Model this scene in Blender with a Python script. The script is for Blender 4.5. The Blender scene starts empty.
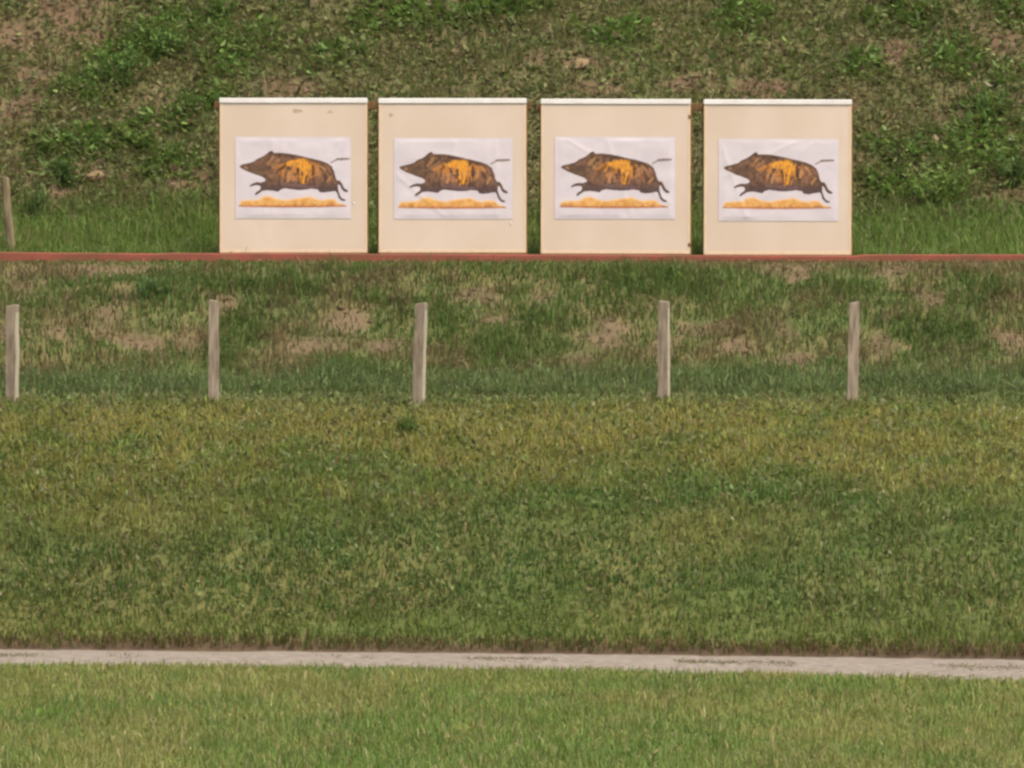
import bpy, math, random
import numpy as np

rng = np.random.default_rng(11)
random.seed(5)
sc = bpy.context.scene
COL = sc.collection

# ------------------------------------------------------------------ camera
F, D0, ZC, HZ = 9000.0, 90.0, 3.0, 305.0      # focal length in pixels, distance, eye height, horizon row


def at(px, py, y):
    """World point at depth y that the photograph shows at (px, py)."""
    d = y + D0
    return np.array([(px - 512) * d / F, y, ZC - (py - HZ) * d / F])


cam_d = bpy.data.cameras.new('camera')
cam = bpy.data.objects.new('camera', cam_d)
COL.objects.link(cam)
cam.location = (0, -D0, ZC)
cam.rotation_euler = (math.pi / 2 - math.atan((384 - HZ) / F), 0, 0)
cam_d.sensor_width = 36
cam_d.lens = F / 1024 * 36
cam_d.clip_start = 0.5
cam_d.clip_end = 3000
sc.camera = cam

# ------------------------------------------------------------------ light
SUN_EL, SUN_AZ = math.radians(58), math.radians(138)   # azimuth from +Y towards +X: behind the camera, from the side of the fourth board
w = bpy.data.worlds.new('World')
sc.world = w
w.use_nodes = True
nt = w.node_tree
bg = nt.nodes['Background']
sky = nt.nodes.new('ShaderNodeTexSky')
sky.sky_type = 'NISHITA'
sky.sun_disc = False
sky.sun_elevation = SUN_EL
sky.sun_rotation = SUN_AZ
sky.dust_density = 4.0
sky.air_density = 0.8
sky.ozone_density = 0.3
hs = nt.nodes.new('ShaderNodeHueSaturation')      # whitish overcast sky
hs.inputs['Saturation'].default_value = 0.35
nt.links.new(sky.outputs[0], hs.inputs['Color'])
nt.links.new(hs.outputs[0], bg.inputs[0])
bg.inputs[1].default_value = 0.15
sl = bpy.data.lights.new('sun', 'SUN')
sl.energy = 1.5
sl.angle = math.radians(18)
sl.color = (1.0, 0.87, 0.70)
so = bpy.data.objects.new('sun', sl)
COL.objects.link(so)
so.rotation_euler = (math.pi / 2 - SUN_EL, 0, math.pi - SUN_AZ)
so.location = (20, -40, 40)
sc.view_settings.view_transform = 'Standard'
sc.view_settings.look = 'None'
sc.view_settings.exposure = 1.02
sc.view_settings.gamma = 1.0
sc.render.engine = 'CYCLES'
sc.cycles.filter_width = 2.7
sc.cycles.max_bounces = 6


# ------------------------------------------------------------------ helpers
def lin(r, g, b):
    f = lambda c: c / 12.92 if c <= 0.04045 else ((c + 0.055) / 1.055) ** 2.4
    return (f(r / 255), f(g / 255), f(b / 255))


def hash2(ix, iy, seed):
    h = (ix.astype(np.int64) * 374761393 + iy.astype(np.int64) * 668265263 + seed * 974634777) & 0xFFFFFFFF
    h = ((h ^ (h >> 13)) * 1274126177) & 0xFFFFFFFF
    return ((h ^ (h >> 16)) & 0xFFFF) / 65535.0


def vnoise(x, y, seed=0):
    ix, iy = np.floor(x), np.floor(y)
    fx, fy = x - ix, y - iy
    fx, fy = fx * fx * (3 - 2 * fx), fy * fy * (3 - 2 * fy)
    a, b = hash2(ix, iy, seed), hash2(ix + 1, iy, seed)
    c, d = hash2(ix, iy + 1, seed), hash2(ix + 1, iy + 1, seed)
    return (a * (1 - fx) + b * fx) * (1 - fy) + (c * (1 - fx) + d * fx) * fy


def fbm(x, y, seed=0, oct=4):
    s, a, t = 0, 1.0, 0
    for k in range(oct):
        s = s + a * vnoise(x * 2 ** k + 17.3 * k, y * 2 ** k - 9.1 * k, seed + k)
        t += a
        a *= 0.5
    return s / t


def sstep(a, b, x):
    t = np.clip((x - a) / (b - a), 0, 1)
    return t * t * (3 - 2 * t)


def mixc(a, b, t):
    t = np.asarray(t)[..., None]
    return np.asarray(a) * (1 - t) + np.asarray(b) * t


def raw_mesh(name, verts, counts, idx, colors=None, smooth=False, uv=None):
    me = bpy.data.meshes.new(name)
    n = len(verts)
    me.vertices.add(n)
    me.vertices.foreach_set('co', np.ascontiguousarray(verts, np.float32).ravel())
    me.loops.add(len(idx))
    me.loops.foreach_set('vertex_index', np.ascontiguousarray(idx, np.int32))
    me.polygons.add(len(counts))
    st = np.zeros(len(counts), np.int32)
    st[1:] = np.cumsum(counts)[:-1]
    me.polygons.foreach_set('loop_start', st)
    me.polygons.foreach_set('use_smooth', np.full(len(counts), bool(smooth)))
    me.update(calc_edges=True)
    if colors is not None:
        at_ = me.attributes.new('tint', 'FLOAT_COLOR', 'POINT')
        c = np.ones((n, 4), np.float32)
        c[:, :3] = colors
        at_.data.foreach_set('color', c.ravel())
    me.validate()
    return me


def link(name, me, mat=None, parent=None):
    o = bpy.data.objects.new(name, me)
    COL.objects.link(o)
    if mat and me:
        me.materials.append(mat)
    if parent:
        o.parent = parent
    return o


def thing(name, label, cat, loc=(0, 0, 0), group=None, rot=(0, 0, 0)):
    o = bpy.data.objects.new(name, None)
    COL.objects.link(o)
    o.location = loc
    o.rotation_euler = rot
    o.empty_display_size = 0.2
    o['label'] = label
    o['category'] = cat
    if group:
        o['group'] = group
    return o


def grid_mesh(name, V, colors=None, smooth=True):
    """V: (rows, cols, 3)"""
    r, c = V.shape[:2]
    i = np.arange(r * c).reshape(r, c)
    q = np.stack([i[:-1, :-1], i[:-1, 1:], i[1:, 1:], i[1:, :-1]], -1).reshape(-1, 4)
    return raw_mesh(name, V.reshape(-1, 3), np.full(len(q), 4), q.ravel(),
                    None if colors is None else colors.reshape(-1, 3), smooth)


# ------------------------------------------------------------------ materials
def tint_mat(name, rough=0.75, transl=0.0, bump=None, spec=0.2):
    m = bpy.data.materials.new(name)
    m.use_nodes = True
    n = m.node_tree
    b = n.nodes['Principled BSDF']
    b.inputs['Roughness'].default_value = rough
    b.inputs['Specular IOR Level'].default_value = spec
    a = n.nodes.new('ShaderNodeAttribute')
    a.attribute_name = 'tint'
    n.links.new(a.outputs['Color'], b.inputs['Base Color'])
    if transl:
        t = n.nodes.new('ShaderNodeBsdfTranslucent')
        n.links.new(a.outputs['Color'], t.inputs['Color'])
        mx = n.nodes.new('ShaderNodeMixShader')
        mx.inputs[0].default_value = transl
        n.links.new(b.outputs[0], mx.inputs[1])
        n.links.new(t.outputs[0], mx.inputs[2])
        n.links.new(mx.outputs[0], n.nodes['Material Output'].inputs[0])
    if bump:
        tc = n.nodes.new('ShaderNodeTexCoord')
        nz = n.nodes.new('ShaderNodeTexNoise')
        nz.inputs['Scale'].default_value = bump[0]
        nz.inputs['Detail'].default_value = 6
        bp = n.nodes.new('ShaderNodeBump')
        bp.inputs['Strength'].default_value = bump[1]
        bp.inputs['Distance'].default_value = bump[2]
        n.links.new(tc.outputs['Object'], nz.inputs['Vector'])
        n.links.new(nz.outputs['Fac'], bp.inputs['Height'])
        n.links.new(bp.outputs[0], b.inputs['Normal'])
    return m


def noise_mat(name, c1, c2, scale, rough=0.8, stretch=(1, 1, 1), bump=0.0, c3=None, spec=0.2, detail=6, lo=0.35, hi=0.65):
    m = bpy.data.materials.new(name)
    m.use_nodes = True
    n = m.node_tree
    b = n.nodes['Principled BSDF']
    b.inputs['Roughness'].default_value = rough
    b.inputs['Specular IOR Level'].default_value = spec
    tc = n.nodes.new('ShaderNodeNewGeometry')
    mp = n.nodes.new('ShaderNodeMapping')
    mp.inputs['Scale'].default_value = stretch
    nz = n.nodes.new('ShaderNodeTexNoise')
    nz.inputs['Scale'].default_value = scale
    nz.inputs['Detail'].default_value = detail
    cr = n.nodes.new('ShaderNodeValToRGB')
    e = cr.color_ramp.elements
    e[0].position, e[1].position = lo, hi
    e[0].color = (*c1, 1)
    e[1].color = (*c2, 1)
    if c3:
        x = e.new(min(0.98, hi + 0.12))
        x.color = (*c3, 1)
    n.links.new(tc.outputs['Position'], mp.inputs['Vector'])
    n.links.new(mp.outputs[0], nz.inputs['Vector'])
    n.links.new(nz.outputs['Fac'], cr.inputs[0])
    n.links.new(cr.outputs[0], b.inputs['Base Color'])
    if bump:
        bp = n.nodes.new('ShaderNodeBump')
        bp.inputs['Strength'].default_value = 0.6
        bp.inputs['Distance'].default_value = bump
        n.links.new(nz.outputs['Fac'], bp.inputs['Height'])
        n.links.new(bp.outputs[0], b.inputs['Normal'])
    return m


M_GROUND = tint_mat('soil_and_thatch', 0.95, 0, (14, 0.8, 0.03), 0.05)
M_GRASS = tint_mat('grass_blades', 0.6, 0.4, None, 0.25)
M_LEAF = tint_mat('weed_leaves', 0.55, 0.35, None, 0.25)
M_PAPER = tint_mat('printed_paper', 0.65, 0, None, 0.25)
M_BOARD = noise_mat('cream_board', lin(187, 168, 150), lin(194, 176, 159), 1.7, 0.8, (1, 1, 0.7), 0.0006, lin(190, 169, 152))
M_STRIP = noise_mat('white_strip', lin(200, 194, 188), lin(210, 206, 200), 6, 0.6)
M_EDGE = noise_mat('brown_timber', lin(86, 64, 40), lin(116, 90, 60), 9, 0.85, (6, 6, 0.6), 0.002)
M_BARE = noise_mat('pale_edge_timber', lin(192, 168, 140), lin(202, 178, 149), 9, 0.85, (4, 4, 0.8), 0.001)
M_RED = noise_mat('worn_red_paint', lin(112, 70, 52), lin(136, 74, 62), 3.0, 0.8, (1, 3, 3), 0.003, lin(118, 90, 62), detail=9)
M_STAKE = noise_mat('weathered_stake', lin(108, 95, 80), lin(144, 130, 112), 7, 0.9, (5, 5, 0.7), 0.006, lin(150, 139, 124))
M_STAKE_B = noise_mat('weathered_round_stake', lin(92, 82, 62), lin(126, 112, 86), 7, 0.9, (5, 5, 0.7), 0.006, lin(156, 142, 112))
M_STAIN = noise_mat('grey_stain', lin(160, 140, 118), lin(176, 156, 134), 30, 0.9)
M_PATH = noise_mat('pale_gravel', lin(96, 86, 75), lin(134, 123, 111), 12, 0.95, (1, 1, 1), 0.006, lin(150, 139, 126), detail=8, lo=0.3, hi=0.6)
M_STONE = noise_mat('pale_stone', lin(100, 82, 60), lin(126, 106, 78), 12, 0.9, (1, 1, 1), 0.01)
M_BARK = noise_mat('weed_stem', lin(70, 84, 38), lin(96, 100, 50), 20, 0.8)


# ------------------------------------------------------------------ terrain
def clampx(x, m=6.5):
    return np.where(np.abs(x) > m, np.sign(x) * (m + (np.abs(x) - m) * 0.15), x)


def back(x):
    c = clampx(np.asarray(x, float))
    return -12.6 - 0.26 * c - 0.0126 * c * c


def front(x):
    c = clampx(np.asarray(x, float), 5.5)
    return -16.15 - 0.396 * c - 0.0486 * c * c


CREST = -6.0
PY = [-400, -12.62, -12.58, -11.6, -10.2, -8.2, -6, -5, -4, -3.2, -1.5, -0.6, -0.2, 0.6, 2.5, 6.6, 12, 18, 40, 400]
PZ = [0, 0, 0.06, 0.52, 1.22, 1.71, 2.05, 2.12, 2.33, 2.55, 3.15, 3.38, 3.43, 3.45, 3.93, 6.28, 9.3, 10.6, 11.2, 11.0]
_ty = np.arange(-40, 45, 0.02)
_tz = np.interp(_ty, PY, PZ)
_k = np.exp(-0.5 * (np.arange(-30, 31) * 0.02 / 0.22) ** 2)
_k /= _k.sum()
_ts = np.convolve(np.pad(_tz, 30, mode='edge'), _k, 'valid')
_w = sstep(-12.2, -11.8, _ty)
_tz = _tz * (1 - _w) + _ts * _w


def to_base(x, y):
    t = back(x)
    return np.where(y < t, -12.6 + (y - t), np.where(y < CREST, -12.6 + (y - t) / (CREST - t) * (CREST + 12.6), y))


def from_base(x, yb):
    t = back(x)
    return np.where(yb < -12.6, t + (yb + 12.6), np.where(yb < CREST, t + (yb + 12.6) / (CREST + 12.6) * (CREST - t), yb))


def h(x, y):
    x = np.asarray(x, float)
    y = np.asarray(y, float)
    yb = to_base(x, y)
    z = np.where((yb > -39) & (yb < 44), np.interp(yb, _ty, _tz), np.interp(yb, PY, PZ))
    amp = 0.02 * sstep(-15.5, -17, yb) + 0.10 * sstep(-12.4, -10.5, yb) * sstep(-5, -7, yb) \
        + 0.26 * sstep(-5, -3.6, yb) * sstep(-0.5, -1.2, yb) + 0.34 * sstep(1.6, 3.2, yb) + 0.06 * sstep(-5, -6, yb) * sstep(-13, -11, yb)
    n = fbm(x * 1.1, y * 1.3, 3, 5) - 0.5
    return z + amp * n


# patches measured on the photograph: (px, py, rx, ry), found on the ground where that line of sight meets it
def ground_hit(px, py):
    ys = np.arange(-34, 14, 0.02)
    d = ys + D0
    zz = ZC - (py - HZ) * d / F
    hh = h((px - 512) * d / F, ys)
    k = np.argmax(hh >= zz)
    y = ys[k]
    x = (px - 512) * (y + D0) / F
    return np.array([x, y, float(h(x, y))])


def patch_mask(x, y, plist, seed):
    """Soft ragged union of patches, measured by how wide and how high they are on the slope."""
    m = np.zeros_like(x)
    wob = fbm(x * 3.2, y * 4.0, seed, 4)
    for px, py, rx, ry in plist:
        c = ground_hit(px, py)
        ly = max(0.12, abs(ground_hit(px, py - ry)[1] - ground_hit(px, py + ry)[1]) / 2)
        r = np.sqrt(((x - c[0]) / (rx / 97)) ** 2 + ((y - c[1]) / ly) ** 2)
        m = np.maximum(m, sstep(1.4, 0.25, r + (wob - 0.5) * 1.9))
    return m


BARE_BANK = [(105, 318, 16, 16), (58, 332, 16, 10), (125, 298, 20, 8), (320, 345, 26, 10), (385, 346, 18, 12), (345, 322, 22, 10), (478, 300, 26, 10),
             (505, 322, 26, 8), (578, 360, 16, 8), (610, 340, 28, 14), (655, 352, 26, 12), (735, 350, 20, 10), (930, 300, 14, 10), (882, 346, 13, 11),
             (1010, 345, 20, 14), (960, 290, 16, 8), (20, 285, 26, 10), (140, 345, 22, 8), (800, 360, 20, 8), (225, 306, 16, 8), (545, 300, 16, 7),
             (700, 330, 24, 8), (785, 335, 14, 8), (5, 330, 10, 10), (190, 345, 14, 12), (900, 270, 30, 7), (100, 272, 60, 8), (800, 272, 34, 9)]
GREEN_BANK = [(150, 298, 45, 10), (240, 340, 26, 26), (440, 325, 20, 24), (350, 378, 40, 16), (545, 318, 36, 14), (230, 290, 40, 12), (660, 285, 60, 14),
              (370, 300, 26, 12), (940, 335, 40, 18), (830, 290, 30, 10), (970, 285, 30, 12), (290, 290, 30, 14), (500, 360, 26, 18)]
GREEN_BERM = [(120, 62, 46, 20), (190, 28, 50, 20), (200, 108, 40, 14), (125, 145, 30, 10), (60, 175, 24, 16), (935, 185, 38, 20), (985, 108, 26, 16),
              (1012, 168, 22, 24), (90, 85, 40, 18), (150, 45, 60, 22), (230, 60, 30, 26), (90, 150, 56, 18), (160, 168, 50, 18), (980, 150, 50, 30), (900, 150, 30, 16), (890, 190, 32, 20), (960, 62, 40, 20), (1005, 82, 20, 18), (905, 20, 50, 14), (1010, 18, 26, 20), (400, 18, 60, 22), (500, 12, 50, 14), (610, 35, 40, 14), (170, 125, 50, 12),
              (270, 40, 40, 20), (860, 60, 26, 18), (745, 20, 40, 14), (330, 60, 40, 12)]
BARE_BERM = [(60, 15, 36, 22), (25, 35, 30, 20), (100, 40, 26, 14), (20, 110, 24, 14), (155, 108, 24, 10), (95, 178, 18, 10), (1008, 48, 26, 20),
             (950, 128, 18, 10), (900, 50, 34, 10), (580, 64, 20, 8), (760, 90, 30, 10), (285, 92, 36, 10), (60, 195, 26, 8), (190, 190, 30, 14),
             (935, 122, 16, 10), (1000, 200, 30, 10), (690, 85, 30, 9), (940, 210, 30, 8), (35, 75, 30, 12), (600, 90, 26, 8), (840, 110, 20, 12), (535, 60, 18, 8)]


def soil_tint(x, y):
    """Bare ground colour everywhere: thatch under the grass, pinkish brown earth on bank and berm."""
    yb = to_base(x, y)
    n1 = fbm(x * 0.9, y * 0.9, 40, 4)
    n2 = fbm(x * 5, y * 5, 41, 3)
    c = mixc((0.13, 0.135, 0.04), (0.19, 0.16, 0.06), sstep(0.3, 0.7, n2))
    lower = mixc((0.085, 0.105, 0.032), (0.125, 0.120, 0.042), sstep(0.35, 0.7, n1))
    c = mixc(c, lower, sstep(-12.7, -12.4, yb) * sstep(-7.5, -9.5, yb))
    earth = mixc((0.105, 0.072, 0.045), (0.138, 0.092, 0.061), sstep(0.35, 0.65, n2))
    under = mixc((0.095, 0.108, 0.038), (0.15, 0.122, 0.056), sstep(0.35, 0.68, n1 * 0.5 + n2 * 0.5))
    bank = sstep(-5.6, -4.8, yb) * sstep(0.3, -0.2, yb)
    bare = patch_mask(x, y, BARE_BANK, 50) * 0.8
    c = mixc(c, mixc(under, earth, bare), bank)
    berm = sstep(0.2, 0.6, yb)
    bare2 = patch_mask(x, y, BARE_BERM, 60)
    bc = mixc((0.100, 0.100, 0.042), (0.140, 0.116, 0.058), sstep(0.35, 0.65, n2))
    bc = mixc(bc, mixc((0.105, 0.064, 0.040), (0.145, 0.090, 0.060), n2), bare2 * 0.85)
    c = mixc(c, bc, berm)
    cut = sstep(-12.75, -12.62, yb) * sstep(-12.50, -12.57, yb)
    c = mixc(c, (0.095, 0.066, 0.042), cut)
    return c


xs = np.concatenate([[-420, -250, -150, -90, -60, -40, -28, -20, -15, -12, -10, -9], np.arange(-8.4, 8.41, 0.07), [9, 10, 12, 15, 20, 28, 40, 60, 90, 150, 250, 420]])
yb = np.concatenate([[-400, -250, -160, -110, -90, -75, -60, -50, -42, -38], np.arange(-36, -12.9, 0.16), np.arange(-12.9, -12.4, 0.025),
                     np.arange(-12.4, 9.6, 0.07), [10, 11, 12, 13.5, 15, 18, 22, 28, 36, 43, 60, 90, 150, 250, 400]])
XX, YB = np.meshgrid(xs, yb)
YY = from_base(XX, YB)
ZZ = h(XX, YY)
V = np.stack([XX, YY, ZZ], -1)
g = link('ground', grid_mesh('ground', V, soil_tint(XX, YY)), M_GROUND)
g['kind'] = 'structure'

# gravel path along the foot of the slope
px_ = np.concatenate([[-60, -40, -25, -15, -10], np.arange(-8.4, 8.41, 0.06), [10, 15, 25, 40, 60]])
tt = np.linspace(0, 1, 26)
PX, TT = np.meshgrid(px_, tt)
wob = (fbm(PX * 1.7, PX * 0 + 3, 70, 4) - 0.5) * 0.5
wob2 = (fbm(PX * 2.5, PX * 0 + 8, 71, 4) - 0.5) * 0.9
PYY = (front(PX) + wob) * (1 - TT) + (back(PX) - 0.03 - np.abs(wob2)) * TT
PZZ = h(PX, PYY) + 0.006 + 0.02 * np.sin(TT * math.pi) + 0.012 * (fbm(PX * 4, PYY * 4, 72, 3) - 0.5) * np.sin(TT * math.pi)
p = link('gravel_path', grid_mesh('gravel_path', np.stack([PX, PYY, PZZ], -1)), M_PATH)
p['kind'] = 'structure'


# ------------------------------------------------------------------ blades and leaves
def blades(name, P, ht, wd, az, lean, col, curl=None):
    n = len(P)
    dx, dy = np.cos(az), np.sin(az)              # lean direction
    fa = az + math.pi / 2 + rng.uniform(-0.9, 0.9, n)
    sx, sy = np.cos(fa) * wd / 2, np.sin(fa) * wd / 2
    z0 = np.zeros(n)
    S = np.stack([sx, sy, z0], -1)
    m = P + np.stack([dx * lean * ht * 0.35, dy * lean * ht * 0.35, ht * 0.58], -1)
    tz = ht * np.clip(1 - 0.35 * lean ** 2, 0.25, 1)
    t = P + np.stack([dx * lean * ht, dy * lean * ht, tz], -1)
    B = P - np.array([0, 0, 0.015])
    V = np.stack([B - S, B + S, m + S * 0.8, m - S * 0.8, t], 1).reshape(-1, 3)
    i = np.arange(n)[:, None] * 5
    idx = np.concatenate([i + 0, i + 1, i + 2, i + 3, i + 3, i + 2, i + 4], 1).ravel()
    counts = np.tile([4, 3], n)
    return raw_mesh(name, V, counts, idx, np.repeat(col, 5, 0))


def leaves(name, P, ln, wd, az, tilt, col):
    """Folded pointed leaves: base, two pairs, tip."""
    n = len(P)
    D = np.stack([np.cos(az) * np.cos(tilt), np.sin(az) * np.cos(tilt), np.sin(tilt)], -1)
    S = np.stack([-np.sin(az), np.cos(az), np.zeros(n)], -1)
    roll = rng.uniform(-0.7, 0.7, n)[:, None]
    U = np.cross(D, S)
    S = S * np.cos(roll) + U * np.sin(roll)
    N = np.cross(S, D)
    L, W = ln[:, None], wd[:, None]
    a = P
    m1 = P + D * L * 0.35 - N * W * 0.05
    m2 = P + D * L * 0.70 - N * L * 0.05
    t = P + D * L - N * L * 0.18
    V = np.stack([a, m1 + S * W * 0.5 + N * W * .12, m2 + S * W * 0.38 + N * W * .08, t, m2 - S * W * 0.38 + N * W * .08, m1 - S * W * 0.5 + N * W * .12, m1, m2], 1).reshape(-1, 3)
    i = np.arange(n)[:, None] * 8
    idx = np.concatenate([i, i + 6, i + 1, i + 1, i + 6, i + 7, i + 2, i + 2, i + 7, i + 3,
                          i, i + 5, i + 6, i + 5, i + 4, i + 7, i + 6, i + 4, i + 3, i + 7], 1).ravel()
    counts = np.tile([3, 4, 3, 3, 4, 3], n)
    return raw_mesh(name, V, counts, idx, np.repeat(col, 8, 0))


def scatter(n, x0, x1, b0, b1):
    x = rng.uniform(x0, x1, n)
    y = from_base(x, rng.uniform(b0, b1, n))
    return x, y


def pick(n, cols, probs):
    k = rng.choice(len(cols), n, p=np.array(probs) / np.sum(probs))
    return np.array(cols)[k]


def clump(c, x, y, sc_=6.5, seed=400, amt=0.45):
    """Neighbouring blades of one tussock share a tone."""
    k = vnoise(x * sc_, y * sc_, seed) * 0.6 + vnoise(x * sc_ * 0.37, y * sc_ * 0.37, seed + 1) * 0.4
    return c * (1 - amt / 2 + amt * k)[:, None] * np.array([1.0, 1.0, 1.0])


def jitter(c, s=0.22):
    n = len(c)
    return np.clip(c * np.exp(rng.normal(0, s, (n, 1))) * np.exp(rng.normal(0, 0.06, (n, 3))), 0.004, 0.75)


def stuff(name, me, mat, label, cat):
    o = link(name, me, mat)
    o['kind'] = 'stuff'
    o['label'] = label
    o['category'] = cat
    return o


# lawn before the path
n = 120000
x, y = scatter(n, -6.6, 6.6, -34, -15.0)
x = x * np.interp(y, [-34, -15], [0.8, 1.0])
keep = y < front(x) + (fbm(x * 1.7, x * 0 + 3, 70, 4) - 0.5) * 0.5 + rng.normal(0.0, 0.10, n) + (fbm(x * 3.1, x * 0 + 5, 75, 3) - 0.4) * 2.0
x, y = x[keep], y[keep]
n = len(x)
n1 = fbm(x * 0.8, y * 0.25, 80, 4)
n2 = fbm(x * 3, y * 0.9, 81, 3)
c = mixc((0.112, 0.172, 0.034), (0.192, 0.200, 0.056), sstep(0.32, 0.68, 0.55 * n1 + 0.45 * n2))
edge = sstep(1.0, 0.1, front(x) - y)
c = mixc(c, (0.24, 0.20, 0.085), edge * 0.45)
straw = rng.random(n) < 0.09
c[straw] = (0.30, 0.255, 0.12)
clover = rng.random(n) < 0.05
c[clover] = (0.07, 0.12, 0.03)
ht = np.minimum(rng.gamma(6, 0.0105, n) * (0.7 + 0.7 * n2) + 0.018, 0.13) * (1 - 0.65 * edge)
stuff('lawn_grass', blades('lawn_grass', np.stack([x, y, h(x, y)], -1), ht, rng.uniform(0.007, 0.013, n), rng.uniform(0, 2 * math.pi, n),
                           rng.gamma(2, 0.36, n), jitter(clump(c, x, y * 0.4), 0.18)), M_GRASS, 'short mown yellowish green lawn in front of the gravel path', 'grass')

# grass slope behind the path
n = 190000
x, y = scatter(n, -7.3, 7.3, -12.61, -4.6)
x[:3500], y[:3500] = scatter(3500, -7.3, 7.3, -12.61, -12.48)
for j_, sx_ in enumerate((12.5, 213.5, 418, 663.5, 852)):
    q_ = slice(4000 + 160 * j_, 4160 + 160 * j_)
    x[q_] = (sx_ - 512) * 84.1 / F + rng.normal(0, 0.11, 160)
    y[q_] = rng.uniform(-6.15, -5.8, 160)
ybv = to_base(x, y)
n1 = fbm(x * 0.55, y * 0.7, 90, 4)
n2 = fbm(x * 2.6, y * 2.2, 91, 4)
n3 = fbm(x * 1.1 + 5, y * 1.3, 93, 4)
up = sstep(-11.2, -8.7, ybv + (n1 - 0.5) * 2.4)
cu = mixc((0.115, 0.165, 0.030), (0.222, 0.212, 0.050), sstep(0.36, 0.60, 0.5 * n1 + 0.5 * n2))
cl = mixc((0.062, 0.120, 0.023), (0.098, 0.134, 0.031), sstep(0.40, 0.62, 0.5 * n3 + 0.5 * n2))
c = mixc(cl, cu, up)
toe = sstep(-11.5, -12.2, ybv + (n3 - 0.5) * 0.9)
c = mixc(c, (0.135, 0.165, 0.034), toe * 0.6)
beyond = sstep(-6.7, -5.2, ybv + (n2 - 0.5) * 1.6)
c = mixc(c, (0.115, 0.165, 0.052), beyond * 0.8)
straw = rng.random(n) < (0.05 + 0.08 * up) * (0.5 + n3)
c[straw] = np.array([(0.25, 0.195, 0.10), (0.17, 0.115, 0.06)])[rng.integers(0, 2, straw.sum())]
ht = rng.gamma(5, 0.0130, n) * (0.45 + 0.9 * n2) * (0.6 + 0.8 * vnoise(x * 6.5, y * 6.5, 400)) * (1 - 0.3 * sstep(-7.5, -6, ybv)) + 0.025
dens = 0.45 + 0.8 * fbm(x * 4, y * 4, 92, 3)
lip = (ybv < -12.5) & (rng.random(n) < 0.6)
c[lip] = mixc((0.16, 0.11, 0.06), (0.28, 0.21, 0.11), rng.random(lip.sum()))
ht = np.minimum(ht, 0.15)
ht[4000:4800] = rng.uniform(0.05, 0.14, 800)
keep = rng.random(n) < dens
x, y, c, ht = x[keep], y[keep], c[keep], ht[keep]
n = len(x)
stuff('slope_grass', blades('slope_grass', np.stack([x, y, h(x, y)], -1), ht, rng.uniform(0.008, 0.015, n), np.where(ybv[keep] < -12.4, rng.normal(-math.pi / 2, 0.6, n), rng.uniform(0, 2 * math.pi, n)),
                            np.where(ybv[keep] < -12.4, rng.uniform(0.3, 1.3, n), rng.gamma(2, 0.38, n)), jitter(clump(c, x, y), 0.24)), M_GRASS, 'rough green and yellow grass on the slope between path and fence stakes', 'grass')

# low leaves mixed in the slope grass
n = 26000
x, y = scatter(n, -7.3, 7.3, -12.2, -5.2)
n2 = fbm(x * 1.5, y * 1.5, 97, 3)
c = mixc((0.075, 0.115, 0.03), (0.15, 0.14, 0.055), n2)
c[rng.random(n) < 0.03] = (0.19, 0.18, 0.10)
ln = rng.uniform(0.03, 0.075, n)
stuff('slope_herbs', leaves('slope_herbs', np.stack([x, y, h(x, y) + rng.uniform(0.0, 0.07, n)], -1), ln, ln * rng.uniform(0.3, 0.6, n),
                            rng.uniform(0, 2 * math.pi, n), rng.uniform(-0.1, 1.0, n), jitter(c)), M_LEAF,
      'small low herbs mixed into the rough slope grass', 'ground cover')

# bank between the stakes and the red beam
n = 150000
x, y = scatter(n, -7.6, 7.6, -5.0, -0.10)
bare = patch_mask(x, y, BARE_BANK, 50)
green = patch_mask(x, y, GREEN_BANK, 51)
ybv = to_base(x, y)
n1 = fbm(x * 0.9, y * 1.2, 100, 4)
n2 = fbm(x * 3.5, y * 3.5, 101, 4)
low = sstep(-3.5, -4.4, ybv)
dry = np.clip(sstep(0.42, 0.66, 0.5 * n1 + 0.5 * n2) - green + bare * 0.7 + sstep(-1.3, -0.4, y) * sstep(0.40, 0.62, fbm(x * 0.45 + 3, y * 0.5, 105, 2)) * 0.9, 0, 1) * (1 - 0.6 * low)
c = mixc(mixc((0.078, 0.130, 0.032), (0.125, 0.160, 0.042), n2), (0.165, 0.130, 0.060), dry * 0.85)
top = sstep(-0.9, -0.3, ybv)
straw = rng.random(n) < 0.05 + 0.22 * dry + 0.12 * top
c[straw] = np.array([(0.22, 0.16, 0.088), (0.15, 0.105, 0.06)])[rng.integers(0, 2, straw.sum())]
ht = rng.gamma(5, 0.0145, n) * (0.55 + 0.8 * n2 + 0.6 * green + 0.2 * low) * (1 - 0.45 * bare) * (1 - 0.75 * top) + 0.02
ht = np.minimum(ht, 0.075 + 0.25 * np.maximum(0, -0.15 - y))
c = mixc(c, (0.135, 0.182, 0.066), low * 0.75)
keep = rng.random(n) < (0.62 + 0.5 * green + 0.3 * low) * (1 - 0.66 * bare) * (0.5 + 0.7 * n2)
x, y, c, ht, green = x[keep], y[keep], c[keep], ht[keep], green[keep]
n = len(x)
az = np.where(rng.random(n) < 0.6, rng.normal(-math.pi / 2, 0.9, n), rng.uniform(0, 2 * math.pi, n))   # hangs down the bank
stuff('bank_grass', blades('bank_grass', np.stack([x, y, h(x, y)], -1), ht, rng.uniform(0.008, 0.016, n), az,
                           rng.gamma(2.2, 0.33, n), jitter(clump(c, x, y), 0.25)), M_GRASS, 'tufted green and dry grass on the steep bank below the red beam', 'grass')

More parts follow.
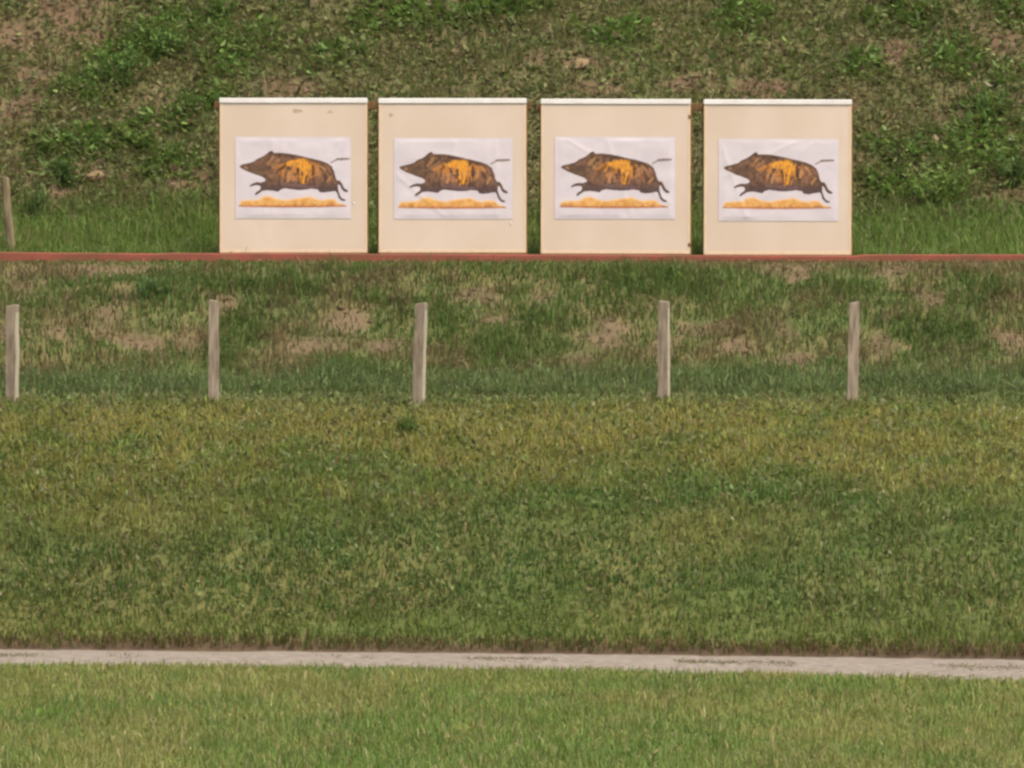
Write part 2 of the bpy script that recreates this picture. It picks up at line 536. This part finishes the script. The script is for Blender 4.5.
# clods lying on the bare earth of the bank
n = 1100
x, y = scatter(n * 5, -7.6, 7.6, -4.8, -0.4)
bare = patch_mask(x, y, BARE_BANK, 50)
k = rng.random(len(x)) < bare * 0.7
x, y = x[k][:n], y[k][:n]
n = len(x)
oct_ = np.array([(1, 0, 0), (0, 1, 0), (-1, 0, 0), (0, -1, 0), (0, 0, 1), (0, 0, -1)], float)
R = rng.gamma(3, 0.004, n) + 0.005
Vc = oct_[None] * R[:, None, None] * rng.uniform(0.6, 1.3, (n, 6, 1)) + np.stack([x, y, h(x, y) + 0.005], -1)[:, None]
f8 = np.array([(0, 1, 4), (1, 2, 4), (2, 3, 4), (3, 0, 4), (1, 0, 5), (2, 1, 5), (3, 2, 5), (0, 3, 5)])
idx = (np.arange(n)[:, None, None] * 6 + f8[None]).ravel()
cc = mixc((0.10, 0.072, 0.045), (0.16, 0.112, 0.072), rng.random(n))
stuff('earth_clods', raw_mesh('earth_clods', Vc.reshape(-1, 3), np.full(n * 8, 3), idx, np.repeat(cc, 6, 0), True), M_GROUND,
      'crumbly pinkish brown earth clods on the bare patches of the bank', 'earth')

# grass strip behind the red beam
n = 70000
x, y = scatter(n, -7.8, 7.8, 0.12, 3.1)
n2 = fbm(x * 2, y * 2, 110, 4)
n1 = fbm(x * 0.6, y * 0.8, 111, 3)
c = mixc((0.092, 0.165, 0.030), (0.14, 0.180, 0.040), n2)
c[rng.random(n) < 0.05] = (0.22, 0.18, 0.09)
ht = rng.gamma(6, 0.019, n) * (0.5 + 0.9 * n2) + 0.03
keep = rng.random(n) < sstep(3.2, 2.1, y + (n1 - 0.5) * 1.4)
x, y, c, ht = x[keep], y[keep], c[keep], ht[keep]
n = len(x)
stuff('terrace_grass', blades('terrace_grass', np.stack([x, y, h(x, y)], -1), ht, rng.uniform(0.008, 0.014, n), rng.uniform(0, 2 * math.pi, n),
                              rng.gamma(2, 0.30, n), jitter(c)), M_GRASS, 'bright green grass strip between red beam and the rear slope', 'grass')

# weeds covering the rear slope
n = 170000
x, y = scatter(n, -8.0, 8.0, 2.0, 8.2)
bare = patch_mask(x, y, BARE_BERM, 60)
green = patch_mask(x, y, GREEN_BERM, 61)
n1 = fbm(x * 0.7, y * 0.9, 120, 4)
n2 = fbm(x * 4.5, y * 4.5, 121, 4)
c = mixc((0.108, 0.138, 0.040), (0.160, 0.150, 0.060), sstep(0.35, 0.65, 0.5 * n1 + 0.5 * n2))
c = mixc(c, mixc((0.085, 0.152, 0.030), (0.125, 0.182, 0.042), n2), np.clip(green * 0.9 + sstep(0.50, 0.66, n1) * 0.6, 0, 1))
brown = rng.random(n) < (0.14 + 0.42 * bare) * (1 - 0.8 * green)
c[brown] = np.array([(0.15, 0.105, 0.058), (0.195, 0.155, 0.085), (0.105, 0.076, 0.042)])[rng.integers(0, 3, brown.sum())]
pale = rng.random(n) < 0.035
c[pale] = (0.185, 0.19, 0.095)
keep = rng.random(n) < (0.34 + 0.5 * green + 0.45 * n2) * (1 - 0.62 * bare)
x, y, c, green, n2 = x[keep], y[keep], c[keep], green[keep], n2[keep]
n = len(x)
ln = np.minimum(rng.gamma(5, 0.0115, n) * (0.8 + 0.4 * green) + 0.02, 0.12)
stuff('slope_weeds', leaves('slope_weeds', np.stack([x, y, h(x, y) + rng.uniform(0.0, 1, n) ** 1.6 * (0.08 + 0.12 * green * n2)], -1), ln, ln * rng.uniform(0.28, 0.6, n),
                            rng.normal(-math.pi / 2, 1.25, n), rng.uniform(-0.6, 0.9, n), jitter(c * 1.10, 0.22)), M_LEAF,
      'dense olive green and brown low weeds covering the rear slope', 'weeds')

n = 60000
x, y = scatter(n, -8.0, 8.0, 2.2, 8.2)
bare = patch_mask(x, y, BARE_BERM, 60)
n2 = fbm(x * 3, y * 3, 131, 4)
c = pick(n, [(0.105, 0.118, 0.036), (0.16, 0.14, 0.058), (0.21, 0.16, 0.085), (0.075, 0.12, 0.028), (0.14, 0.096, 0.054)], [4, 3, 1.3, 2, 1.4])
keep = rng.random(n) < (0.35 + 0.6 * n2) * (1 - 0.6 * bare)
x, y, c = x[keep], y[keep], c[keep]
n = len(x)
stuff('slope_stalks', blades('slope_stalks', np.stack([x, y, h(x, y)], -1), rng.gamma(4, 0.028, n) + 0.03, rng.uniform(0.006, 0.012, n),
                             rng.normal(-math.pi / 2, 1.4, n), rng.gamma(2.4, 0.36, n), jitter(c, 0.28)), M_GRASS,
      'olive and straw coloured grass stalks among the rear slope weeds', 'grass')

# scraps of grass growing on the gravel path
n = 16000
x = rng.uniform(-6, 6, n)
t = np.clip(rng.normal(0.5, 0.06, n), 0.02, 0.95)
keep = rng.random(n) < sstep(0.50, 0.62, fbm(x * 1.6, x * 0 + 2, 140, 3))
x, t = x[keep], t[keep]
y = front(x) * (1 - t) + back(x) * t
n = len(x)
c = mixc((0.13, 0.125, 0.060), (0.20, 0.17, 0.09), rng.random(n))
stuff('path_grass', blades('path_grass', np.stack([x, y, h(x, y) + 0.02], -1), rng.uniform(0.006, 0.022, n), rng.uniform(0.008, 0.014, n),
                           rng.uniform(0, 2 * math.pi, n), rng.uniform(0.8, 1.8, n), jitter(c)), M_GRASS, 'thin grass scraps growing in the middle of the gravel path', 'grass')


# ------------------------------------------------------------------ boxes
def box_verts(x0, x1, y0, y1, z0, z1):
    return np.array([(x0, y0, z0), (x1, y0, z0), (x1, y1, z0), (x0, y1, z0), (x0, y0, z1), (x1, y0, z1), (x1, y1, z1), (x0, y1, z1)], float)


BOXF = np.array([(0, 1, 5, 4), (1, 2, 6, 5), (2, 3, 7, 6), (3, 0, 4, 7), (4, 5, 6, 7), (3, 2, 1, 0)])


def boxes(name, bl, mat, parent, bevel=0.004):
    V = np.concatenate([box_verts(*b) for b in bl])
    idx = np.concatenate([BOXF + 8 * k for k in range(len(bl))]).ravel()
    o = link(name, raw_mesh(name, V, np.full(6 * len(bl), 4), idx), mat, parent)
    if bevel:
        m = o.modifiers.new('bevel', 'BEVEL')
        m.width = bevel
        m.segments = 2
    return o


# ------------------------------------------------------------------ the picture on the paper
ZX = 1024 / 130.0   # picture units per centimetre


BOAR = np.array([(75, 283), (95, 272), (140, 262), (190, 248), (215, 228), (260, 208), (290, 188), (312, 168), (334, 162), (346, 180), (400, 179), (470, 186), (540, 200),
                 (600, 215), (660, 228), (720, 243), (770, 263), (805, 290), (822, 330), (834, 378), (846, 398), (866, 397), (882, 420), (898, 455), (932, 478), (928, 492),
                 (900, 488), (880, 470), (864, 435), (852, 430), (852, 470), (867, 515), (882, 538), (912, 550), (906, 563), (878, 558), (855, 535), (840, 492), (830, 482),
                 (790, 488), (740, 495), (706, 490), (690, 470), (640, 464), (600, 471), (540, 474), (480, 468), (430, 461), (402, 470), (380, 487), (340, 481), (300, 476),
                 (258, 481), (228, 500), (206, 515), (194, 507), (210, 486), (236, 470), (242, 452), (235, 439), (210, 436), (182, 441), (160, 449), (154, 437), (180, 420),
                 (210, 410), (250, 413), (280, 400), (274, 384), (250, 368), (200, 352), (140, 328), (100, 308), (80, 296)], float)
EARTH = np.array([(66, 606), (70, 580), (82, 556), (150, 548), (220, 546), (255, 524), (300, 514), (345, 530), (400, 545), (450, 548), (520, 534), (580, 528), (630, 518), (680, 540),
                  (730, 550), (780, 538), (830, 545), (850, 570), (890, 584), (918, 592), (922, 606), (700, 612), (400, 614), (200, 610)], float)


def poly_sd(X, Y, P):
    """Signed distance to polygon, positive inside."""
    d = np.full(X.shape, 1e9)
    ins = np.zeros(X.shape, bool)
    for a, b in zip(P, np.roll(P, -1, 0)):
        e = b - a
        t = np.clip(((X - a[0]) * e[0] + (Y - a[1]) * e[1]) / (e @ e), 0, 1)
        d = np.minimum(d, np.hypot(X - a[0] - t * e[0], Y - a[1] - t * e[1]))
        if a[1] != b[1]:
            cr = ((a[1] > Y) != (b[1] > Y)) & (X < (b[0] - a[0]) * (Y - a[1]) / (b[1] - a[1]) + a[0])
            ins ^= cr
    return np.where(ins, d, -d)


def seg_d(X, Y, x1, y1, x2, y2):
    ex, ey = x2 - x1, y2 - y1
    t = np.clip(((X - x1) * ex + (Y - y1) * ey) / max(1e-6, ex * ex + ey * ey), 0, 1)
    return np.hypot(X - x1 - t * ex, Y - y1 - t * ey), t


ORANGE, AMBER, DARK, TAN, PINK = lin(204, 138, 44), lin(184, 116, 42), lin(56, 38, 26), lin(164, 118, 78), lin(146, 98, 74)
STROKES = [  # x1, y1, x2, y2, r, colour, strength
    (440, 268, 520, 248, 15, ORANGE, .95), (500, 252, 600, 244, 20, ORANGE, 1), (590, 250, 636, 300, 15, ORANGE, .95), (560, 262, 610, 300, 20, ORANGE, 1),
    (470, 275, 545, 285, 14, ORANGE, .85), (548, 290, 600, 335, 17, ORANGE, 1), (600, 325, 574, 412, 11, ORANGE, .95), (552, 325, 556, 372, 10, ORANGE, .85),
    (632, 300, 640, 372, 9, AMBER, .9), (446, 278, 424, 322, 8, AMBER, .85), (430, 265, 352, 305, 10, AMBER, .75), (400, 262, 330, 300, 7, TAN, .6),
    (505, 285, 512, 335, 8, AMBER, .85), (472, 335, 452, 402, 10, TAN, .6), (500, 340, 496, 390, 9, TAN, .6), (560, 385, 552, 425, 7, AMBER, .8),
    (655, 300, 672, 275, 8, AMBER, .6), (620, 385, 600, 420, 7, AMBER, .6), (705, 280, 735, 292, 8, TAN, .5), (525, 375, 530, 405, 7, PINK, .6),
    (420, 350, 400, 420, 12, PINK, .35), (700, 370, 690, 440, 10, PINK, .35), (760, 330, 775, 360, 8, TAN, .4), (350, 330, 330, 380, 12, PINK, .3),
    (300, 268, 340, 215, 14, TAN, .55), (330, 280, 390, 240, 9, TAN, .5), (690, 300, 682, 355, 12, TAN, .8), (722, 290, 748, 312, 10, TAN, .7),
    (795, 370, 768, 408, 12, TAN, .7), (490, 360, 500, 395, 15, PINK, .7), (470, 330, 455, 400, 14, TAN, .5), (520, 300, 530, 290, 8, AMBER, .7),
    (532, 305, 542, 352, 9, DARK, .75), (655, 285, 652, 350, 13, DARK, .8), (606, 362, 592, 410, 6, DARK, .8), (532, 330, 545, 300, 5, DARK, .6), (575, 340, 566, 385, 4, DARK, .5), (482, 300, 470, 325, 6, DARK, .6), (430, 272, 405, 300, 12, DARK, .6),
    (520, 345, 500, 350, 8, DARK, .6), (360, 200, 520, 205, 12, DARK, .45), (600, 232, 740, 262, 14, DARK, .4), (540, 365, 535, 410, 7, DARK, .5),
    (712, 330, 730, 400, 10, PINK, .5), (770, 290, 790, 330, 8, PINK, .6), (400, 320, 390, 430, 16, DARK, .25), (660, 380, 655, 430, 9, DARK, .35),
    (120, 292, 135, 300, 7, TAN, .7), (200, 265, 260, 240, 14, PINK, .3), (300, 190, 330, 172, 8, DARK, .7), (420, 430, 660, 448, 14, lin(112, 84, 84), .5)]


def picture(seed, Wd, Hd, ox, oy):
    """Vertex colours for one printed sheet; Wd x Hd metres, (ox, oy) the sheet corner in picture units."""
    nx, ny = 300, 214
    u, v = np.meshgrid(np.linspace(0, 1, nx), np.linspace(0, 1, ny))
    X, Y = ox + u * Wd * 100 * ZX, oy + v * Hd * 100 * ZX
    nz = fbm(X / 26, Y / 26, 200 + seed, 4)
    nf = fbm(X / 9, Y / 14, 210 + seed, 3)
    nw = fbm(X / 150, Y / 110, 220 + seed, 3)
    c = mixc(lin(183, 172, 176), lin(196, 186, 188), nw)
    # strip of earth
    sd = poly_sd(X, Y + (nz - 0.5) * 5, EARTH)
    ec = mixc(lin(200, 152, 90), lin(190, 136, 72), sstep(0.35, 0.65, nz))
    ec = mixc(ec, lin(212, 172, 122), sstep(22, 4, sd) * (Y < 590))
    ec = mixc(ec, lin(150, 84, 52), sstep(585, 604, Y + (nf - .5) * 14) * 0.85)
    bl = sstep(0.60, 0.72, fbm(X / 40, Y / 60, 231 + seed, 3)) * sstep(560, 590, Y)
    ec = mixc(ec, lin(140, 86, 48), bl * 0.6)
    c = mixc(c, ec, sstep(-5, 9, sd))
    # animal
    sd = poly_sd(X + (nf - 0.5) * 5, Y + (nz - 0.5) * 5, BOAR)
    bc = mixc(lin(80, 57, 42), lin(110, 80, 60), sstep(0.3, 0.7, nz))
    el = ((X - 560) / 215) ** 2 + ((Y - 318) / 92) ** 2
    hm = sstep(0.46, 0.60, fbm(X / 20 + Y / 90, Y / 58, 270 + seed, 3)) * sstep(1.15, 0.45, el)
    bc = mixc(bc, mixc(lin(176, 112, 46), lin(160, 110, 70), sstep(0.35, 0.65, nz)), hm * 0.8)
    bc = mixc(bc, lin(72, 56, 56), sstep(395, 465, Y) * 0.85)
    bc = mixc(bc, lin(84, 64, 50), sstep(330, 180, X) * 0.7)
    hair = fbm(X / 6 + Y / 60, Y / 34, 260 + seed, 3)
    hair2 = sstep(0.30, 0.56, fbm(X / 9 + Y / 45, Y / 40, 280 + seed, 3))
    for x1, y1, x2, y2, r, col, a in STROKES:
        if col is ORANGE or col is AMBER:
            a = a * (0.35 + 0.65 * hair2)
        d, _ = seg_d(X + (nf - .5) * 16 + (nz - .5) * 10, Y + (nz - .5) * 22, x1, y1, x2, y2)
        bc = mixc(bc, col, sstep(r * 1.25, r * 0.5, d) * a)
    bc = bc * (0.66 + 0.34 * nf + 0.36 * hair)[..., None]
    bc = mixc(bc, lin(68, 54, 52), sstep(9, 1, sd) * 0.5)
    c = mixc(c, bc, sstep(-2.5, 3.5, sd))
    d, t = seg_d(X, Y, 796, 258, 848, 230)
    c = mixc(c, lin(120, 104, 98), sstep(9, 3, d) * 0.85)
    d, t = seg_d(X, Y, 842, 231, 940, 227)
    c = mixc(c, lin(112, 92, 80), sstep(14, 7, d + 5 * np.abs(t - 0.4) + (nf - .5) * 8) * 0.9)
    # the sheet buckles a little between its staples
    bump = 0.009 * (fbm(u * 5 + seed * 3, v * 4, 240 + seed, 3) - 0.5) + 0.0012 * np.abs(np.sin((u * 3.1 + v * 1.2 + seed) * 3)) ** 3
    for k in range(3):
        r_ = np.random.default_rng(seed * 10 + k)
        a0 = r_.normal(0, 0.6)
        off = (u - r_.uniform(.1, .9)) * math.cos(a0) + (v - r_.uniform(.1, .9)) * math.sin(a0)
        bump = bump + 0.0022 * np.exp(-(off / 0.025) ** 2)
    edge = sstep(0, 0.06, np.minimum(np.minimum(u, 1 - u), np.minimum(v, 1 - v)))
    V = np.stack([u * Wd, -0.003 - (bump + 0.002) * edge, Hd - v * Hd], -1)[::-1]
    return grid_mesh('paper_sheet', V, c[::-1])


# x0, x1, top, bottom, paper x0, x1, y0, y1 (pixels), roll, label, marks
TG = [(220, 367, 98, 253, 235.5, 351, 137, 218.5, 0.000, 'cream board with running boar picture and a grey smudge above the sheet',
       [(297, 111, 5, 2), (330, 112, 3, 1.2)], (354, 203)),
      (379, 526, 98.3, 253, 394, 512.5, 138, 219, 0.000, "cream board with running boar picture and a pale fleck under the sheet's lower corner",
       [(391, 115, 2, 2)], (511, 223)),
      (541, 690, 99, 254, 554.5, 675, 137, 219, 0.002, 'cream board with running boar picture and dark nicks in its side edge', [], None),
      (704, 851, 99.5, 255, 718.5, 838.5, 139, 221, 0.002, 'clean cream board with running boar picture, farthest from the single leaning stake', [], None)]
OFF = [(230, 130), (392, 130), (554, 130), (716, 130)]
SHIFT = [(0, 0), (-18, 10), (-22, 6), (-16, 12)]
YB_ = -0.03
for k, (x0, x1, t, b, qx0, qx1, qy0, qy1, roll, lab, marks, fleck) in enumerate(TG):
    o = at((x0 + x1) / 2, b, YB_)
    W, H = (x1 - x0) * (D0 + YB_) / F, (b - t) * (D0 + YB_) / F
    root = thing('target_board', lab, 'target', o, 'running boar target boards in a row', (0, roll, 0))
    boxes('panel', [(-W / 2, W / 2, 0, 0.024, 0.0, H - 0.053)], M_BOARD, root, 0.003)
    boxes('top_strip', [(-W / 2 - 0.006, W / 2 + 0.006, -0.012, 0.03, H - 0.052, H)], M_STRIP, root, 0.006)
    # pale bare border of the panel, standing 2 mm proud
    e = 0.022
    boxes('edge_strip', [(-W / 2 - .002, -W / 2 + e, -0.003, 0.02, 0.031, H - 0.061)], M_BARE, root, 0.001)
    boxes('edge_strip', [(W / 2 - e, W / 2 + .002, -0.003, 0.02, 0.031, H - 0.061)], M_BARE, root, 0.001)
    boxes('edge_strip', [(-W / 2 - .002, W / 2 + .002, -0.0035, 0.02, 0.004, 0.030)], M_BARE, root, 0.001)
    for s in (-1, 1):
        xo = s * (W / 2 - 0.012)
        boxes('upright', [(xo - 0.028, xo + 0.028, 0.0265, 0.07, -0.03, H - 0.05)], M_EDGE, root, 0.004)
    boxes('bottom_shade_strip', [(-W / 2 + .01, W / 2 - .01, -0.006, 0.024, -0.028, -0.002)], M_EDGE, root, 0.003)  # brown strip added to draw the shade line under the board
    boxes('brace', [(-W / 2 + .04, W / 2 - .04, 0.0265, 0.06, H * 0.48, H * 0.48 + 0.06)], M_EDGE, root, 0.003)
    pw, ph = (qx1 - qx0) / 100, (qy1 - qy0) / 100
    me = picture(k, pw, ph, (qx0 - OFF[k][0]) * ZX - SHIFT[k][0], (qy0 - OFF[k][1]) * ZX - SHIFT[k][1])
    pp = link('paper_sheet', me, M_PAPER, root)
    pp.location = ((qx0 - (x0 + x1) / 2) / 100, -0.001, (b - qy1) / 100)
    pp['label'] = ['printed sheet of a running brown boar over an orange strip of earth', 'printed boar sheet with soft vertical creases',
                   'flat printed boar sheet reaching close to the board edge', 'printed boar sheet with a diagonal fold by the tail'][k]
    for (mx, my, rx, ry) in marks:
        a = np.linspace(0, 2 * math.pi, 15)[:-1]
        rr = 1 + 0.25 * np.sin(a * 3 + mx)
        vv = np.stack([(mx - (x0 + x1) / 2) / 100 + np.cos(a) * rx / 100 * rr, np.full(14, -0.0015), (b - my) / 100 + np.sin(a) * ry / 100 * rr], -1)
        link('stain', raw_mesh('stain', vv, [14], np.arange(14)), M_STAIN, root)
    if fleck:
        fx, fz = (fleck[0] - (x0 + x1) / 2) / 100, (b - fleck[1]) / 100
        boxes('torn_fleck', [(fx - .009, fx + .007, -0.006, 0.0, fz - .013, fz + .011)], M_STRIP, root, 0.004)
    if k == 2:
        for fz in (1.37, 0.09):
            boxes('nick', [(W / 2 - .022, W / 2 + .006, -0.0055, 0.01, fz - .02, fz + .022)], M_EDGE, root, 0.005)

for xa, xb, yt, yb2, lab in ((214, 531, 101, 109, 'brown timber rail behind the two boards nearer the single leaning stake'),
                             (536, 855, 103, 111, 'brown timber rail behind the nicked board and the clean board')):
    o = at((xa + xb) / 2, yb2, 0.02)
    r = boxes('support_rail', [(-(xb - xa) / 200, (xb - xa) / 200, 0, 0.045, 0, 0.08)], M_EDGE, None, 0.005)
    r.location = (o[0], 0.052, o[2])
    r['label'] = lab
    r['category'] = 'rail'
    r['group'] = 'timber rails behind the boards'

# red beam the boards stand on
n = 260
xb = np.linspace(-14, 14, n)
sag = 0.012 * np.sin(xb * 0.55) + 0.010 * (fbm(xb * 0.8, xb * 0, 300, 3) - 0.5)
zt = np.interp(xb, [-5, -3, 3.4, 5.1], [3.535, 3.518, 3.492, 3.505])
prof = [(-0.075, -0.15), (-0.08, -0.01), (-0.07, 0.0), (0.10, 0.0), (0.11, -0.01), (0.11, -0.15)]
zt = zt + np.where(np.abs(xb) < 3.5, 0, sag)
Vb = np.stack([np.stack([xb, np.full(n, a) + 0.004 * np.sin(xb * 7), zt + c_], -1) for a, c_ in prof], 0)
rail = link('beam', grid_mesh('beam', Vb, None, False), M_RED)
rail['label'] = 'long worn red timber beam lying along the bank top under the boards'
rail['category'] = 'beam'


# ------------------------------------------------------------------ stakes
M_STAKE_SUNLIT = noise_mat('stake_painted_sunlit', lin(144, 134, 114), lin(168, 158, 138), 7, 0.9, (5, 5, 0.7), 0.004)  # paler stake colour that paints in the sunlit side


def stake(name, px0, px1, ptop, pbot, lean_px, y, yaw, label, mat, seed, rounded=0.25, group='wooden stakes along the bank foot', sink=0.45, height=None, pale=False):
    b = at((px0 + px1) / 2, pbot, y)
    zg = float(h(b[0], y))
    hgt = height or (at(0, ptop, y)[2] - zg)
    wd = (px1 - px0) * 0.88 * (y + D0) / F
    root = thing(name, label, 'stake', (b[0], y, zg), group)
    r_ = np.random.default_rng(seed)
    m, nr = 16, 26
    a = np.linspace(0, 2 * math.pi, m, endpoint=False)
    sq = 1 / np.maximum(np.abs(np.cos(a)), np.abs(np.sin(a)))
    rad = (sq * (1 - rounded) + rounded * 1.08) * wd / 2 * 0.96
    ca, sa = math.cos(yaw), math.sin(yaw)
    rows = []
    zz = np.concatenate([np.linspace(-sink, hgt - 0.012, nr), [hgt - 0.003, hgt]])
    for i, z in enumerate(zz):
        k = 1.0 if i < nr else (0.93 if i == nr else 0.75)
        s = (z / hgt)
        rr = rad * k * (1.03 - 0.06 * s) * (1 + 0.05 * (fbm(np.cos(a) * 2 + 5, np.sin(a) * 2 + z * 5, seed, 3) - 0.5))
        X, Y = rr * np.cos(a), rr * np.sin(a)
        off = lean_px * (y + D0) / F * s + 0.008 * (vnoise(np.array([z * 4.0]), np.array([1.0]), seed)[0] - 0.5)
        tilt = 0.0 if i < nr else 0.018 * (X / wd) * (1 if seed % 2 else -1)
        rows.append(np.stack([X * ca - Y * sa + off, X * sa + Y * ca, np.full(m, z) + tilt], -1))
    Vs = np.array(rows)
    R, C_ = Vs.shape[:2]
    i = np.arange(R * C_).reshape(R, C_)
    q = np.stack([i[:-1], np.roll(i[:-1], -1, 1), np.roll(i[1:], -1, 1), i[1:]], -1).reshape(-1, 4)
    idx = np.concatenate([q.ravel(), i[-1]])
    cnt = np.concatenate([np.full(len(q), 4), [m]])
    me = raw_mesh('shaft', Vs.reshape(-1, 3), cnt, idx)
    sh = link('shaft', me, mat, root)
    if pale:      # sunlight on one side of the stake, painted in as a paler colour
        me.materials.append(M_STAKE_SUNLIT)
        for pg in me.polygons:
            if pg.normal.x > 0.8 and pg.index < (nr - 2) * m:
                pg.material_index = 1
    return root


Y_ST = -5.85
stake('fence_stake', 6, 18.5, 305, 400, 0.5, Y_ST, -0.28, 'grey stake with a side edge painted pale as sunlit, farthest down the row from the nicked board', M_STAKE, 1, 0.06, pale=True)
stake('fence_stake', 207.5, 219.5, 300, 400, 0.5, Y_ST, 0.0, 'straight plain grey stake below the smudged board', M_STAKE, 2, 0.08)
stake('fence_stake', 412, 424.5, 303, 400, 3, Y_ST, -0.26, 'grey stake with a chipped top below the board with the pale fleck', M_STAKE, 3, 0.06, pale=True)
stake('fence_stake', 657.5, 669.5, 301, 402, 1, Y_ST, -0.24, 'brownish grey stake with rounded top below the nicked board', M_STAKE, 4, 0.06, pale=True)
stake('fence_stake', 846, 858.5, 302, 397, 2.5, Y_ST, -0.05, 'slightly leaning grey stake below the edge of the clean board', M_STAKE, 5, 0.1)
stake('leaning_stake', 7, 16.5, 177, 250, -7, 0.55, 0.3, 'thin round leaning stake standing behind the red beam', M_STAKE_B, 6, 0.95, None)
yt = ground_hit(311, 10)
stake('slope_stake', 309, 317, 0, 10, 0, yt[1], 0.2, 'short stake base standing in the weeds above the smudged board', M_STAKE_B, 7, 0.8, None, 0.3, 0.9)


# ------------------------------------------------------------------ single weeds and stones on the slopes
def weed(px, py, wpx, hpx, n, col, label, lsize=(0.05, 0.10), cat='weed', grassy=False):
    c0 = ground_hit(px, py)
    root = thing('weed_plant', label, cat, c0, 'single weeds on the slopes')
    wm, hm = wpx / 97, hpx / 97
    ns = max(5, n // 22)
    Pst, tips = [], []
    for i in range(ns):
        a = rng.uniform(0, 2 * math.pi)
        r = wm / 2 * 1.15 * rng.random() ** 0.8
        base = np.array([math.cos(a) * r * 0.22, math.sin(a) * r * 0.15, 0])
        base[2] = float(h(c0[0] + base[0], c0[1] + base[1])) - c0[2]
        tip = base + np.array([math.cos(a) * r * 0.85, math.sin(a) * r * 0.55 - 0.03, hm * rng.uniform(0.55, 1.0)])
        Pst.append((base, tip))
    V, idx = [], []
    for (b_, t_) in Pst:
        k = len(V)
        for p_, r in ((b_, 0.005), ((b_ + t_) / 2 + [0, 0, 0.02], 0.004), (t_, 0.002)):
            V += [p_ + [r, 0, 0], p_ + [-r * .5, r * .87, 0], p_ + [-r * .5, -r * .87, 0]]
        for s in range(2):
            for j in range(3):
                idx += [k + s * 3 + j, k + s * 3 + (j + 1) % 3, k + s * 3 + 3 + (j + 1) % 3, k + s * 3 + 3 + j]
    link('stem', raw_mesh('stem', np.array(V), np.full(len(idx) // 4, 4), idx), M_BARK, root)
    k = rng.integers(0, ns, n)
    s = rng.random(n) ** 0.7
    A = np.array([p_[0] for p_ in Pst])[k]
    B = np.array([p_[1] for p_ in Pst])[k]
    P = A + (B - A) * s[:, None] + rng.normal(0, 0.012, (n, 3))
    ln = rng.uniform(*lsize, n) * (1.1 - 0.4 * s)
    c = jitter(mixc(np.array(col) * 0.75, np.array(col) * 1.25, rng.random(n)), 0.2)
    if grassy:
        me = blades('foliage', P - [0, 0, 0.02], ln * 1.8, rng.uniform(0.010, 0.018, n), rng.uniform(0, 6.28, n), rng.gamma(2, 0.3, n), c)
    else:
        me = leaves('foliage', P, ln, ln * rng.uniform(0.32, 0.5, n), rng.uniform(0, 6.28, n), rng.uniform(-0.3, 0.9, n), c)
    link('foliage', me, M_LEAF, root)
    return root


G1, G2, G3 = (0.095, 0.165, 0.038), (0.125, 0.190, 0.038), (0.090, 0.145, 0.042)
weed(938, 208, 92, 50, 420, G2, 'bushy bright green weed beside the clean board, above the grass strip')
weed(1008, 190, 46, 52, 220, G3, 'dark green leafy weed at the picture edge on the rear slope')
weed(984, 124, 52, 40, 220, G1, 'low green leafy weed high up behind the bushy bright one')
weed(122, 88, 56, 46, 300, G1, 'broad leafy green weed on bare brown earth high on the rear slope')
weed(160, 62, 50, 36, 200, G1, 'trailing green weed just uphill of the broad leafy one', (0.05, 0.1))
weed(66, 188, 50, 36, 200, G3, 'dark green nettle-like weed uphill of the leaning stake', (0.05, 0.1))
weed(30, 222, 44, 40, 150, (0.10, 0.14, 0.04), 'spiky tuft of long pale grass beside the leaning stake', (0.06, 0.12), 'grass tuft', True)
weed(216, 22, 56, 34, 200, G1, 'green leafy weed near the top edge, uphill of the trailing one', (0.05, 0.1))
weed(140, 150, 50, 22, 150, G2, 'flat light green weed by the pale stone', (0.05, 0.1))
weed(150, 300, 50, 16, 160, G3, 'dark green tussock hanging over bare earth below the beam', (0.05, 0.1), 'grass tuft', True)
weed(410, 434, 34, 11, 130, (0.105, 0.150, 0.036), 'low green tussock in the yellow grass below the chipped stake', (0.05, 0.1), 'grass tuft', True)


def stone(px, py, wpx, hpx, label, seed):
    c0 = ground_hit(px, py)
    import bmesh
    bm = bmesh.new()
    bmesh.ops.create_icosphere(bm, subdivisions=3, radius=1)
    r_ = np.random.default_rng(seed)
    co = np.array([v.co[:] for v in bm.verts])
    nn = fbm(co[:, 0] * 1.3 + seed, co[:, 1] * 1.3 + co[:, 2] * 1.7, seed, 3)
    for v, q in zip(bm.verts, nn):
        v.co *= 0.7 + 0.6 * q
        v.co.z = max(v.co.z, -0.5)
    for v in bm.verts:
        v.co.x *= wpx / 194
        v.co.y *= wpx / 260
        v.co.z *= hpx / 210
    me = bpy.data.meshes.new('stone')
    bm.to_mesh(me)
    bm.free()
    o = link('stone', me, M_STONE)
    o.location = c0 + np.array([0, -0.05, 0.03])
    o.rotation_euler = (0.5, -0.35, 0.2)
    o['label'] = label
    o['category'] = 'stone'
    return o


stone(95, 180, 17, 10, 'pale flat stone on the rear slope above the grass strip by the leaning stake', 21)
stone(580, 68, 20, 9, 'pale tan stone among weeds high above the nicked board', 22)
